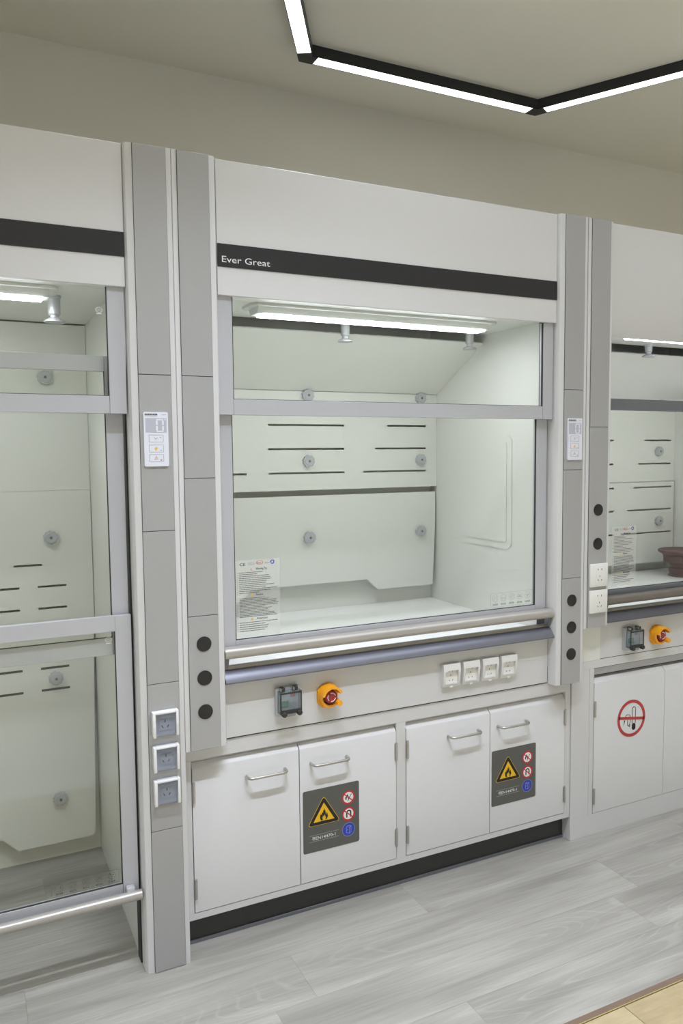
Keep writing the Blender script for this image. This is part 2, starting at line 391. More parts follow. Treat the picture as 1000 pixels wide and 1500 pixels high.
def weather_socket(par, x, z, wd, h, y):
    f = MB().box(x, x+.0085, y-.022, y, z, z+h, .0015)
    f.box(x+wd-.0075, x+wd, y-.022, y, z, z+h, .0015); f.box(x+.0085, x+wd-.0075, y-.022, y, z+h-.006, z+h, .0015)
    f = f.build('power_socket', 'print_white', par, 'socket in a white frame under a smoky clear flap')
    MB().box(x+.0087, x+wd-.0077, y-.007, y-.0005, z, z+h-.0062).build('socket_face', 'screen', f)
    cx, cz = x+wd/2, z+h*.45
    MB().prism(rrect(cx-.017, cx+.017, cz-.016, cz+.014, .004), 'y', y-.009, y-.007).build('outlet', 'screen', f)
    for dx, dz, a in ((0, .009, 0), (-.008, -.006, 30), (.008, -.006, -30)):
        a = math.radians(a); q = []
        for u, v in ((-1, -1), (1, -1), (1, 1), (-1, 1)):
            u, v = u*.0013, v*.0042; q.append((cx+dx+u*math.cos(a)-v*math.sin(a), cz+dz+u*math.sin(a)+v*math.cos(a)))
        MB().prism(q, 'y', y-.0095, y-.0088).build('pin_hole', 'slot', f)
    c = MB().box(x+.009, x+wd-.008, y-.020, y-.017, z+.001, z+h-.0065, .001)
    c.box(x+.012, x+wd-.012, y-.0225, y-.020, z+h*.78, z+h*.86, .001); c.box(x+.012, x+wd-.012, y-.0215, y-.020, z+.004, z+h*.12, .0008)
    c.build('flap', 'smoke_blue', f)
def breaker(par, dx, dz):
    x0, x1, z0, z1, y = .279+dx, .360+dx, .690+dz, .782+dz, .0448
    b = MB().prism(rrect(x0, x1, z0, z1, .006), 'y', y-.014, y).build('breaker_box', 'nozzle', par, 'circuit breaker under a smoky clear lid')
    MB().box(x0+.010, x1-.008, y-.019, y-.014, z0+.018, z1-.012, .001).build('breaker_face', 'print_pale', b)
    MB().box(x0+.012, x0+.040, y-.0215, y-.019, z0+.030, z0+.050, .001).build('green_switch', 'green_tag', b)
    MB().box(x0+.046, x0+.062, y-.021, y-.019, z0+.060, z0+.070, .001).build('red_button', 'pink_icon', b)
    c = MB().prism(rrect(x0+.005, x1-.002, z0+.012, z1-.008, .004), 'y', y-.036, y-.033)
    c.box(x0+.005, x0+.008, y-.033, y-.014, z0+.014, z1-.010); c.box(x1-.005, x1-.002, y-.033, y-.014, z0+.014, z1-.010)
    c.box(x0+.008, x1-.005, y-.033, y-.014, z1-.011, z1-.008); c.box(x0+.008, x1-.005, y-.033, y-.014, z0+.012, z0+.015)
    c.build('lid', 'smoke', b)
    r = MB()
    for a0, a1, c0, c1 in ((x0+.006, x0+.0095, z0+.014, z1-.010), (x1-.007, x1-.0035, z0+.014, z1-.010), (x0+.0095, x1-.007, z1-.016, z1-.011), (x0+.0095, x1-.007, z0+.014, z0+.026)):
        r.box(a0, a1, y-.038, y-.036, c0, c1)
    r.build('lid_frame', 'gasket', b)
    for xx in (x0+.012, x1-.026):
        MB().box(xx, xx+.013, y-.032, y-.010, z1-.009, z1+.003, .002).build('hinge', 'gasket', b)
        MB().box(xx-.003, xx+.0005, y-.033, y-.020, z1-.007, z1+.002, .001).build('hinge_pin', 'steel', b)
    for xx in (x0+.018, x1-.012):
        MB().lathe([(.0085, y-.030), (.0085, y-.043), (.006, y-.045)], xx, z0+.013, 16, 'y').build('lid_screw', 'gasket', b)
    MB().box(x0+.027, x1-.022, y-.034, y-.016, z0+.002, z0+.014, .003).build('lid_tab', 'smoke', b)
def estop(par, dx, dz):
    cx, cz, y = .461+dx, .733+dz, .0448
    b = MB().prism([(cx-.037, cz-.020), (cx-.022, cz-.038), (cx+.010, cz-.038), (cx+.030, cz-.026), (cx+.034, cz+.018), (cx+.022, cz+.034), (cx, cz+.039), (cx-.022, cz+.034), (cx-.037, cz+.018)], 'y', y-.012, y)
    b = b.build('emergency_stop', 'yellow', par, 'orange-yellow emergency stop guard with red button')
    v = MB().ring(cx, cz, .0285, .0365, y-.045, y-.012, 22, 168, 28)
    v.build('guard_visor', 'yellow', b)
    MB().ring(cx, cz, .0285, .0365, y-.030, y-.012, 168, 238, 14).build('guard_cheek', 'yellow', b)
    MB().ring(cx, cz, .0285, .0365, y-.026, y-.012, 238, 302, 14).build('guard_lip', 'yellow', b)
    MB().tube([(cx+.024, y-.010, cz-.020), (cx+.024, y-.046, cz-.020)], .0095, 16).build('guard_post', 'yellow', b)
    k = MB().lathe([(.014, y-.010), (.014, y-.018), (.0215, y-.020), (.0225, y-.027), (.021, y-.032), (.018, y-.034), (.004, y-.0345)], cx, cz, 32, 'y').build('stop_button', 'red', b)
    for a in (20, 140, 260):
        MB().ring(cx, cz, .0125, .0148, y-.0354, y-.0342, a, a+85, 12).build('arrow_mark', 'print_white', b)
    MB().ring(cx, cz, .0225, .0262, y-.0138, y-.012, 200, 300, 16).build('legend_ring', 'print_black', b)
def control_panel(par, x, z, y):
    W_, H_ = .068, .151
    p = MB().prism(rrect(x, x+W_, z, z+H_, .004), 'y', y-.005, y).build('control_panel', 'panel_plate', par, 'small white touch panel reading 0 with three buttons')
    yf = y-.0051; U = lambda u: x+u*W_; V = lambda v: z+(1-v)*H_
    hd = MB()
    for i in range(8): hd.box(U(.055+.066*i), U(.055+.066*i+.05), yf-.0003, yf, V(.058), V(.032))
    hd.build('maker_mark', 'print_black', p)
    MB().box(U(.055), U(.57), yf-.0003, yf, V(.076), V(.067)).build('maker_line', 'print_fade', p)
    MB().box(U(.74), U(.93), yf-.0003, yf, V(.055), V(.046)).build('model_line', 'print_fade', p)
    MB().box(U(.07), U(.93), yf-.0003, yf, V(.378), V(.112)).build('display_window', 'screen', p)
    d = MB(); q = yf-.0003; tw = .07
    for a in ((.52, .80, .128, .152), (.52, .80, .345, .369), (.50, .57, .157, .24), (.50, .57, .257, .34), (.75, .82, .157, .24), (.75, .82, .257, .34)):
        d.box(U(a[0]), U(a[1]), q-.0003, q, V(a[3]), V(a[2]))
    d.disc(U(.87), V(.137), .0022, q-.0003, q, 12)
    d.build('digit', 'panel_plate', p)
    for i, (a, b) in enumerate(((.418, .556), (.602, .738), (.778, .916))):
        k = MB()
        for wv in ((.20, .215, a, b), (.775, .79, a, b)): k.box(U(wv[0]), U(wv[1]), yf-.0003, yf, V(wv[3]), V(wv[2]))
        k.box(U(.215), U(.775), yf-.0003, yf, V(a+.006), V(a)); k.box(U(.215), U(.775), yf-.0003, yf, V(b), V(b-.006))
        k.build('button_outline', 'print_pale' if i == 3 else 'print_fade', p)
        cx, cz = U(.48), V((a+b)/2)
        if i == 0:
            f = MB()
            for t in range(3): f.ring(cx+.0028*math.cos(t*2.09), cz+.0028*math.sin(t*2.09), .0018, .0026, yf-.0003, yf, t*120, t*120+230, 10)
            f.build('fan_icon', 'print_fade', p); MB().disc(U(.66), V(a+.05), .0012, yf-.0003, yf, 10).build('indicator', 'print_black', p)
        elif i == 1:
            MB().disc(cx, cz, .0042, yf-.0003, yf, 16).box(cx-.0016, cx+.0016, yf-.0003, yf, cz-.006, cz-.004).build('lamp_icon', 'orange_icon', p)
            MB().box(U(.66), U(.70), yf-.0003, yf, V(b-.03), V(b-.04)).build('indicator', 'print_grey', p)
        else:
            MB().line([(cx-.005, cz-.0038), (cx+.005, cz-.0038), (cx, cz+.005), (cx-.005, cz-.0038)], .001, yf-.0003, yf).box(cx-.0005, cx+.0005, yf-.0003, yf, cz-.002, cz+.002).build('alarm_icon', 'pink_icon', p)
            MB().box(U(.65), U(.72), yf-.0003, yf, V(b-.025), V(b-.04)).build('indicator', 'print_grey', p)
def notice_sheet(par, x0, x1, z0, z1, y, rnd):
    """clear film with printed safety notice on the sash glass"""
    s = MB().box(x0, x1, y-.0004, y, z0, z1).build('notice_sheet', 'film', par, 'clear film notice with small print stuck on glass')
    W_, H_ = x1-x0, z1-z0; U = lambda u: x0+u*W_; V = lambda v: z0+(1-v)*H_; yf = y-.0005
    text('CE', U(.11), V(.070), .0085, yf, 'print_black', 'certificate_mark', s, width=.018)
    text('SGS', U(.29), V(.066), .0085, yf, 'print_fade', 'certificate_mark', s, width=.022)
    m = MB().ring(U(.55), V(.042), .0058, .0066, yf-.0003, yf, n=20)
    for v in m.bm.verts: v.co.x = U(.55)+(v.co.x-U(.55))*1.7
    m.build('certificate_mark', 'sign_red', s); text('MA', U(.495), V(.058), .0062, yf, 'sign_red', 'certificate_mark', s, width=.013)
    MB().box(U(.655), U(.76), yf-.0003, yf, V(.056), V(.046)).build('certificate_mark', 'print_fade', s)
    MB().ring(U(.835), V(.046), .0045, .0075, yf-.0003, yf, 20, 190, 14).ring(U(.835), V(.046), .003, .006, yf-.0003, yf, 210, 380, 14).build('certificate_mark', 'sign_blue', s)
    def head(v, col, t, wd):
        MB().prism([(U(.36)-.004, V(v)), (U(.36)+.004, V(v)), (U(.36), V(v)+.008)], 'y', yf-.0003, yf).build('caution_mark', col, s)
        text(t, U(.46), V(v-.002), .0075, yf, 'print_black', 'heading', s, width=wd)
    head(.135, 'pink_icon', 'Warning Tip', .036); head(.472, 'sign_yellow', 'Notice', .022); head(.785, 'sign_yellow', 'Attention', .036)
    def lines(v0, v1, n, mat, a, b):
        t = MB()
        for i in range(n):
            z = V(v0+(v1-v0)*i/(n-1)); x = U(.09); e = U(rnd.uniform(a, b))
            t.box(U(.045), U(.06), yf-.0003, yf, z, z+.0012)
            while x < e:
                w_ = rnd.uniform(.004, .013); t.box(x, min(x+w_, e), yf-.0003, yf, z, z+.0019); x += w_+.0012
        t.build('small_print', mat, s)
    lines(.165, .43, 12, 'print_grey', .45, .96); lines(.50, .74, 13, 'print_grey', .6, .97); lines(.815, .925, 5, 'print_grey', .6, .97)
def icon_strip(par, x0, x1, z0, z1, y, mat='print_fade'):
    yf = y-.0003; W_ = x1-x0; H_ = z1-z0
    f = MB()
    for a in ((x0, x1, z0, z0+.0007), (x0, x1, z1-.0007, z1), (x0, x0+.0007, z0+.0007, z1-.0007), (x1-.0007, x1, z0+.0007, z1-.0007)):
        f.box(a[0], a[1], yf-.0002, yf, a[2], a[3])
    f = f.build('icon_strip', mat, par, 'outlined strip of five round icons printed on glass')
    for i in range(5):
        cx, cz = x0+W_*(.115+.193*i), z0+H_*.64; r = H_*.25
        MB().ring(cx, cz, r-.0008, r, yf-.0002, yf, n=24).build('icon_ring', mat, f)
        g = MB()
        if i == 3: text('CCC', cx-r*.6, cz-r*.28, r*.62, yf, 'print_black', 'icon', f, width=r*1.2); g.bm.free()
        else:
            pts = {0: [(-.4, -.5), (-.4, .2), (.3, .4), (.3, -.4)], 1: [(-.5, .3), (-.5, -.3), (0, 0), (.5, -.3), (.5, .3)], 2: [(-.5, 0), (0, .5), (.5, .1), (0, -.5), (-.5, 0)], 4: [(-.5, .3), (0, -.5), (.5, .3), (0, .1), (-.5, .3)]}[i]
            g.line([(cx+a*r, cz+b*r) for a, b in pts], .0009, yf-.0002, yf).build('icon', mat, f)
        t = MB()
        for k in range(4): t.box(cx-r*.9+k*r*.46, cx-r*.9+k*r*.46+r*.36, yf-.0002, yf, z0+H_*.12, z0+H_*.26)
        t.build('icon_caption', mat, f)

# ------------------------------------------------------------------ fume hoods
def slotted(x0, x1, z0, z1, slots, y0, y1):
    """flat panel with real slots, slots = [(z, [(xa, xb), ...])]"""
    b = MB(); h = .008; z = z0
    for sz, runs in sorted(slots):
        b.box(x0, x1, y0, y1, z, sz-h/2); x = x0
        for a, c in sorted(runs): b.box(x, a, y0, y1, sz-h/2, sz+h/2); x = c
        b.box(x, x1, y0, y1, sz-h/2, sz+h/2); z = sz+h/2
    b.box(x0, x1, y0, y1, z, z1); return b
ZT = 2.35
def column(par, dx, left, zb, zback, splits, holes, hx=None):
    """side pillar: white extrusion with a chamfered inner edge, grey cover plates, black hole covers"""
    if left: P = [(-.0155, .0015), (-.014, 0), (.0905, 0), (.108, .006), (.113, .016), (.113, .0445), (-.0155, .0445)]; g0, g1 = 0, .0895
    else: P = [(1.4995, .0015), (1.498, 0), (1.3935, 0), (1.376, .006), (1.371, .016), (1.371, .0445), (1.4995, .0445)]; g0, g1 = 1.3945, 1.484
    P = [(x+dx, y) for x, y in P]; g0 += dx; g1 += dx
    c = MB().prism(P, 'z', zb, ZT).build('side_column', 'white', par)
    xa, xb = (min(p[0] for p in P), max(p[0] for p in P))
    MB().box(xa, xb, .0446, .91, zback, ZT-.002).build('side_wall', 'liner', par)
    MB().box(g0-.0012, g1+.0012, -.0006, 0, zb+.001, ZT-.001).build('gap_shade', 'seam', c)  # dark strip added behind the plates, stands in for shade in their gaps
    zs = [ZT-.0005]+splits+[zb+.0005]
    for a, b in zip(zs, zs[1:]):
        MB().box(g0, g1, -.004, -.0006, b+.0009, a-.0009, .0006, 1).build('cover_plate', 'grey', c)
    for z in holes:
        MB().lathe([(.022, -.004), (.022, -.0062), (.0205, -.0068)], (g0+g1)/2, z, 40, 'y').build('hole_cover', 'black', c)
    return c
def stile_frame(par, name, mat, x0, x1, z0, z1, y0, y1, sw, top, bot, glass_y, gasket=True, sl=None):
    """sash: mesh = rails, sub-parts = stiles, pane, gaskets"""
    sl = sl or sw
    r = MB()
    r.box(x0+sl+.0004, x1-sw-.0004, y0+.0002, y1, z0, z0+bot, .0008, 1)
    r = r.build(name, mat, par)
    if top: MB().box(x0+sl+.0004, x1-sw-.0004, y0+.0002, y1, z1-top, z1, .0008, 1).build('rail', mat, r)
    MB().box(x0, x0+sl, y0, y1, z0, z1, .0008, 1).build('stile', mat, r)
    MB().box(x1-sw, x1, y0, y1, z0, z1, .0008, 1).build('stile', mat, r)
    pz0, pz1 = z0+max(bot-.004, 0), z1-max(top-.004, 0)
    MB().box(x0+sl-.004, x1-sw+.004, glass_y, glass_y+.004, pz0, pz1).build('glass_pane', 'glass', r)
    if gasket:
        g = MB().box(x1-sw-.0022, x1-sw-.0004, y0+.001, glass_y, z0+bot, z1-top).box(x0+sl+.0004, x0+sl+.0022, y0+.001, glass_y, z0+bot, z1-top)
        if bot: g.box(x0+sl+.0022, x1-sw-.0022, y0+.001, glass_y, z0+bot, z0+bot+.0016)
        g.build('gasket', 'gasket', r)
    return r
def hood_lamp(par, dx, dy=0):
    x0, x1, z = .270+dx, 1.225+dx, 1.985
    b = MB().prism([(x0, .175+dy), (x0+.014, .155+dy), (x1-.014, .155+dy), (x1, .175+dy), (x1, .255+dy), (x1-.014, .275+dy), (x0+.014, .275+dy), (x0, .255+dy)], 'z', z-.008, z-.0003)
    b.prism([(.170+dy, z-.008), (.185+dy, z-.028), (.245+dy, z-.028), (.260+dy, z-.008)], 'x', x0+.025, x1-.025)
    b = b.build('hood_lamp', 'lamp_body', par)
    MB().prism([(.184+dy, z-.0285), (.188+dy, z-.033), (.242+dy, z-.033), (.246+dy, z-.0285)], 'x', x0+.045, x1-.012-.03).build('lamp_diffuser', 'hood_glow', b)
def fascia(par, dx, kind):
    x0, x1 = .1145+dx, 1.3695+dx
    if kind == 'crease':
        MB().prism([(.015, 2.0205), (.015, ZT-.0015), (.032, ZT-.0015), (.070, 1.9425), (.055, 1.9425)], 'x', x0, x1).build('fascia', 'white', par)
    else:
        f = MB().box(x0, x1, .015, .030, 1.968, ZT-.0015, .0012, 1).build('fascia', 'white', par)
        MB().box(x0+.0005, x1-.0005, .0125, .015, 2.048, 2.1135, .0005, 1).build('name_stripe', 'stripe', f)
        if kind == 'named': text('Ever Great', .1285, 2.0612, .0188, .0125, 'print_white', 'lettering', f, width=.1475, label='pale lettering reading Ever Great')
    MB().box(x0, x1, .033, .905, ZT-.012, ZT-.002).build('top_panel', 'kick', par)
    MB().box(x0-.001, x1+.001, .072 if kind == 'crease' else .046, .80 if kind == 'plain' else .425, 1.985, 1.992).build('inner_ceiling', 'liner', par)
    if kind != 'plain': MB().box(x0-.001, x1+.001, .430, .848, 2.12, 2.126).build('raised_ceiling', 'liner', par)  # upper plate added to open the cavity, so more light enters above the slope
def back(par, dx, z0, y=.852):
    MB().box(.1135+dx, 1.3705+dx, y, y+.008, z0, 2.33).build('back_panel', 'liner', par)
def access_panel(par, xw, y0, y1, z0, z1):
    def yz(a, b, c, d, r): return rrect(a, b, c, d, r)
    p = MB().prism(yz(y0-.028, y1+.028, z0-.028, z1+.03, .035), 'x', xw-.004, xw).build('access_panel', 'liner', par)
    MB().prism(yz(y0, y1, z0, z1, .012), 'x', xw-.008, xw-.004).build('panel_door', 'liner', p)
def tracks(par, dx, z0, z1):
    for x in (.1132+dx, 1.3668+dx):
        MB().box(x, x+.004, .062, .104, z0, z1).build('sash_track', 'black', par)

def handle_bar(par, dx, z, mat):
    """rounded grip along the bottom of the sash"""
    prof = [(.0478, z+.016), (.022, z+.0165), (.014, z+.013), (.0095, z+.005), (.009, z-.005), (.013, z-.013), (.021, z-.0165), (.0478, z-.0165)]
    h = MB().prism(prof, 'x', .1165+dx, 1.345+dx).build('handle_bar', mat, par)
    e = MB().prism(prof, 'x', 1.3455+dx, 1.3685+dx).build('handle_end', mat, h)
    MB().prism(prof, 'x', .1140+dx, .1163+dx).build('handle_end', mat, h)
    for a, b in ((.1165, .128), (1.356, 1.3665)):
        MB().prism([(.020, z-.0167), (.0478, z-.0167), (.0478, z-.047), (.030, z-.047)], 'x', a+dx, b+dx).build('bumper', 'alu_dark', h)
    return h
def airfoil(par, dx, dz, mat):
    p = [(.0447, .8545), (.041, .8585), (.036, .8565), (.027, .850), (.018, .841), (.0115, .832), (.008, .826), (.009, .8225), (.014, .8215), (.0447, .832)]
    a = MB().prism([(y, z+dz) for y, z in p], 'x', .1138+dx, 1.3702+dx).build('airfoil', mat, par)
    MB().prism([(.0452, .838+dz), (.0452, .860+dz), (.050, .8665+dz), (.058, .868+dz), (.064, .864+dz), (.066, .838+dz)], 'x', .1138+dx, 1.3702+dx).build('worktop_lip', 'bar', par)
    return a
rnd = random.Random(7)
# ---- middle bench hood
H2 = thing('fume_hood', (.74, .45, .642), 'white bench fume hood with Ever Great lettering on its black stripe, in the middle', 'fume hood')
ZB = .642
column(H2, 0, True, ZB, .701, [1.731, 1.441, 1.041], [.958, .857, .756])
column(H2, 0, False, ZB, .701, [1.731, 1.441, 1.041], [.958, .857, .756])
fascia(H2, 0, 'named'); back(H2, 0, .70); hood_lamp(H2, 0); tracks(H2, 0, .840, 1.984)
MB().box(.1135, 1.3705, .045, .060, .6455, .8365, .001, 1).build('front_panel', 'white', H2)
MB().box(.1135, 1.3705, .047, .060, ZB, .6450).build('panel_joint', 'seam', H2)
MB().box(.1135, 1.3705, .0605, .851, .815, .838, .002, 1).build('worktop', 'worktop', H2)
airfoil(H2, 0, 0, 'airfoil')
# baffles
sl = [(1.628, [(.180, .375), (.557, .903), (1.113, 1.313)]), (1.529, [(.167, .405), (.557, .903), (1.053, 1.313)]), (1.429, [(.167, .463), (.557, .903), (.993, 1.313)])]
slotted(.1140, 1.3700, 1.357, 1.768, sl, .800, .805).build('upper_baffle', 'liner', H2)
MB().prism([(.122, 1.333), (1.362, 1.333), (1.362, 1.20), (1.348, .908), (1.060, .908), (1.010, .957), (.474, .957), (.424, .908), (.136, .908), (.122, 1.2)], 'y', .800, .805).build('lower_baffle', 'liner', H2)
MB().prism([(.800, 1.770), (.452, 1.953), (.455, 1.958), (.806, 1.774)], 'x', .1140, 1.3700).build('sloped_baffle', 'liner', H2)
for z in (1.751, 1.478, 1.157):
    for x in (.205, .733, 1.281): knob(H2, x, .7998, z)
for x in (.712, 1.262): nozzle(H2, x, .395, 1.9848, .045)
access_panel(H2, 1.3708, .288, .58, 1.15, 1.548)
U2 = stile_frame(H2, 'upper_window', 'alu', .1145, 1.3665, 1.625, 1.9675, .027, .047, .0455, 0, .046, .036)
L2 = stile_frame(H2, 'lower_sash', 'alu', .1205, 1.3615,   .900, 1.669, .050, .068, .0485, .03, .0435, .058, sl=.0395)
handle_bar(L2, 0, .912, 'bar')
notice_sheet(H2, .1625, .309, .948, 1.186, .0578, rnd)
icon_strip(H2, 1.116, 1.305, .950, 1.001, .0578)
for i in range(4): socket5(H2, .897+.0825*i, .694, .070, .082, .0448, .020, True)
breaker(H2, 0, 0); estop(H2, 0, 0)
control_panel(H2, 1.4065, 1.477, -.004)
# ---- left walk-in hood
DXL = -1.516
H1 = thing('fume_hood', (DXL+.74, .45, 0), 'white walk-in fume hood standing on the floor at left, its sash over bare planks', 'fume hood')
column(H1, DXL, True, 0, 0, [1.731, 1.295, .858, .426], []); column(H1, DXL, False, 0, 0, [1.731, 1.295, .858, .426], [])
fascia(H1, DXL, 'plain'); back(H1, DXL, 0, .835); hood_lamp(H1, DXL-.01); tracks(H1, DXL, .002, 1.984)
xl, xr = .1140+DXL, 1.3700+DXL
pair = lambda z: (z, [(-1.0, -.90), (-.66, -.56), (-.50, -.402), (-.340, -.242)])
slotted(xl, xr, 1.385, 1.98, [], .800, .805).build('upper_baffle', 'liner', H1)
slotted(xl+.001, xr-.001, .90, 1.3842, [(1.117, [(-.60, -.50), (-.417, -.323)]), pair(1.037), pair(.957)], .796, .801).build('middle_baffle', 'liner', H1)
MB().prism([(xl+.012, .8985), (xr-.004, .8985), (xr-.022, .085), (xr-.034, .071), (-.441, .071), (-.489, .123), (-1.063, .123), (-1.111, .071), (xl+.034, .071), (xl+.022, .085)], 'y', .7945, .7985).build('lower_baffle', 'liner', H1)
lb = H1
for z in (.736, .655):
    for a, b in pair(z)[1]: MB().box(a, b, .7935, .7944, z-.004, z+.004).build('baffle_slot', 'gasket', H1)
for z in (1.789, 1.215, .696, .241):
    for x in (-.290, -.79, -1.28): knob(H1, x, .7943, z)
nozzle(H1, -.302, .30, 1.9848, .055, .018); nozzle(H1, -1.1, .30, 1.9848, .055, .018)
access_panel(H1, 1.3708+DXL, .288, .58, 1.15, 1.548)
U1 = stile_frame(H1, 'upper_window', 'alu', .1145+DXL, 1.3665+DXL, 1.624, 1.9675, .027, .045, .0455, 0, .048, .036)
A1 = stile_frame(H1, 'upper_sash', 'alu', .1205+DXL, 1.3615+DXL, .940, 1.785, .066, .082, .0465, .043, .050, .074)
B1 = stile_frame(H1, 'lower_sash', 'alu', .1195+DXL, 1.3635+DXL, .232, 1.056, .047, .063, .0445, .045, .034, .055)
hb = MB().tube([(.118+DXL, .020, .238), (1.366+DXL, .020, .238)], .0145, 20).build('handle_bar', 'bar', B1)
for x in (.14, 1.325): MB().box(x+DXL, x+DXL+.024, .0215, .0468, .222, .262, .004).build('handle_bracket', 'alu', hb)
icon_strip(H1, -.392, -.206, .271, .311, .0548, 'print_grey')
for z, y in ((1.905, .0358), (.988, .0548)):
    m = MB().ring(-.215, z, .0062, .0072, y-.0003, y-.0001, n=20)
    for v in m.bm.verts: v.co.x = -.215+(v.co.x+.215)*1.3
    m.box(-.222, -.208, y-.0003, y-.0001, z-.0115, z-.0095).build('glass_mark', 'print_white', H1)
    text('CCC', -.2205, z-.0025, .005, y-.0001, 'print_white', 'glass_mark', H1, width=.011)
for z in (.708, .607, .508): weather_socket(H1, -.1135, z, .074, .073, -.004)
control_panel(H1, -.1125, 1.477, -.004)
# ---- right bench hood
DXR = 1.518; DZ = .027
H3 = thing('fume_hood', (DXR+.74, .45, .70), 'white bench fume hood with plain stripe-free front and dark sash frame, at right', 'fume hood')
cD = column(H3, DXR, True, .843, .70, [1.597], [1.289, 1.162]); column(H3, DXR, False, .843, .70, [1.597], [1.289, 1.162])
fascia(H3, DXR, 'crease'); back(H3, DXR, .72); hood_lamp(H3, DXR, -.098); tracks(H3, DXR, .868, 1.984)
MB().box(.066+DXR, 1.3705+DXR, .045, .0552, .7025, .8415, .001, 1).build('front_panel', 'white', H3)
MB().box(-.0155+DXR, .0655+DXR, .0455, .0552, .70, .8425).build('front_panel', 'white', H3)
MB().box(.066+DXR, 1.3705+DXR, .047, .0552, .7002, .7022).build('panel_joint', 'seam', H3)
MB().box(.1135+DXR, 1.3705+DXR, .0605, .851, .842, .865, .002, 1).build('worktop', 'worktop', H3)
airfoil(H3, DXR, DZ, 'airfoil_dark')
sr = []
for i, z in enumerate((1.563, 1.440, 1.316, 1.197, 1.074)):
    e = .040*i; sr.append((z, [(2.065, 2.448), (2.664-e, 2.862), (1.652, 1.85+e)]))
slotted(.1140+DXR, 1.3700+DXR, 1.345, 1.768, sr[:2], .800, .805).build('upper_baffle', 'liner', H3)
slotted(.120+DXR, 1.3635+DXR, .914, 1.343, sr[2:], .792, .797).build('lower_baffle', 'liner', H3)
MB().prism([(.800, 1.770), (.452, 1.950), (.455, 1.955), (.806, 1.774)], 'x', .1140+DXR, 1.3700+DXR).build('sloped_baffle', 'liner', H3)
for z in (1.765, 1.505, 1.135):
    for x in (1.73, 2.25, 2.765): knob(H3, x, .7915 if z < 1.3 else .7998, z)
for x in (2.24, 2.60): nozzle(H3, x, .395, 1.9848, .030)
L3 = stile_frame(H3, 'lower_sash', 'alu_dark', .1205+DXR, 1.3615+DXR, .938, 1.709, .050, .068, .022, .044, .029, .058)
handle_bar(L3, DXR, .932, 'bar_dark')
notice_sheet(H3, 1.697, 1.826, .976, 1.213, .0578, rnd)
icon_strip(H3, 1.116+DXR, 1.305+DXR, .975, 1.026, .0578)
socket5(H3, 1.5215, 1.000, .0865, .087, -.004, .009, False); socket5(H3, 1.5215, .900, .0865, .087, -.004, .009, False)
breaker(H3, 1.468, .032); estop(H3, 1.470, .034)
# ------------------------------------------------------------------ carved stand in the right hood
def stand():
    cx, cy, z = 2.752, .60, .8652
    t = thing('carved_stand', (cx, cy, z), 'dark maroon carved stand with flared rim on the right fume hood worktop', 'stand')
    MB().lathe([(.072, z), (.080, z+.001), (.080, z+.006), (.074, z+.012), (.078, z+.020), (.079, z+.042), (.073, z+.048), (.076, z+.058), (.088, z+.070)], cx, cy, 40).build('pedestal_foot', 'maroon', t)
    MB().lathe([(.075, z+.066), (.104, z+.074), (.106, z+.104), (.112, z+.112)], cx, cy, 40).build('apron', 'maroon', t)
    MB().lathe([(.100, z+.108), (.120, z+.117), (.130, z+.124), (.1325, z+.129), (.130, z+.134), (.118, z+.134), (.110, z+.128)], cx, cy, 48).build('rim', 'maroon', t)
stand()
# ------------------------------------------------------------------ base cabinets
def bow_handle(par, x, z, y):
    yy = y-.030; h = .064; P = []
    for s_ in (-1, 1):
        seg = [(x+s_*h, y, z), (x+s_*h, yy+.014, z), (x+s_*(h-.003), yy+.006, z), (x+s_*(h-.009), yy+.001, z), (x+s_*(h-.016), yy, z)]
        P += seg if s_ < 0 else seg[::-1]
    return MB().tube(P, .0045, 10).build('handle', 'steel', par, 'brushed steel bow handle')
def hinge(par, x, z0, z1, y):
    b = MB().tube([(x, y-.003, z0), (x, y-.003, z1)], .0042, 10)
    b.box(x-.005, x+.005, y-.0015, y+.001, z0+.004, z1-.004)
    b.build('hinge', 'steel', par)
FL = [(-.30, -.42), (.25, -.42), (.42, -.15), (.38, .12), (.30, .30), (.24, .05), (.18, .22), (.16, .45), (.06, .72), (.02, .45), (-.06, .62), (-.10, .28), (-.20, .40), (-.24, .12), (-.36, .20), (-.42, -.12), (-.38, -.30)]
FI = [(-.12, -.42), (.12, -.42), (.20, -.22), (.12, -.02), (.06, .12), (-.02, -.12), (-.10, .02), (-.18, -.22)]
def flame(par, x, z, s_, y, bg):
    MB().prism([(x+a*s_, z+b*s_) for a, b in FL], 'y', y-.0002, y).build('flame_mark', 'print_black', par)
    MB().prism([(x+a*s_, z+b*s_) for a, b in FI], 'y', y-.0004, y-.0002).build('flame_mark', bg, par)
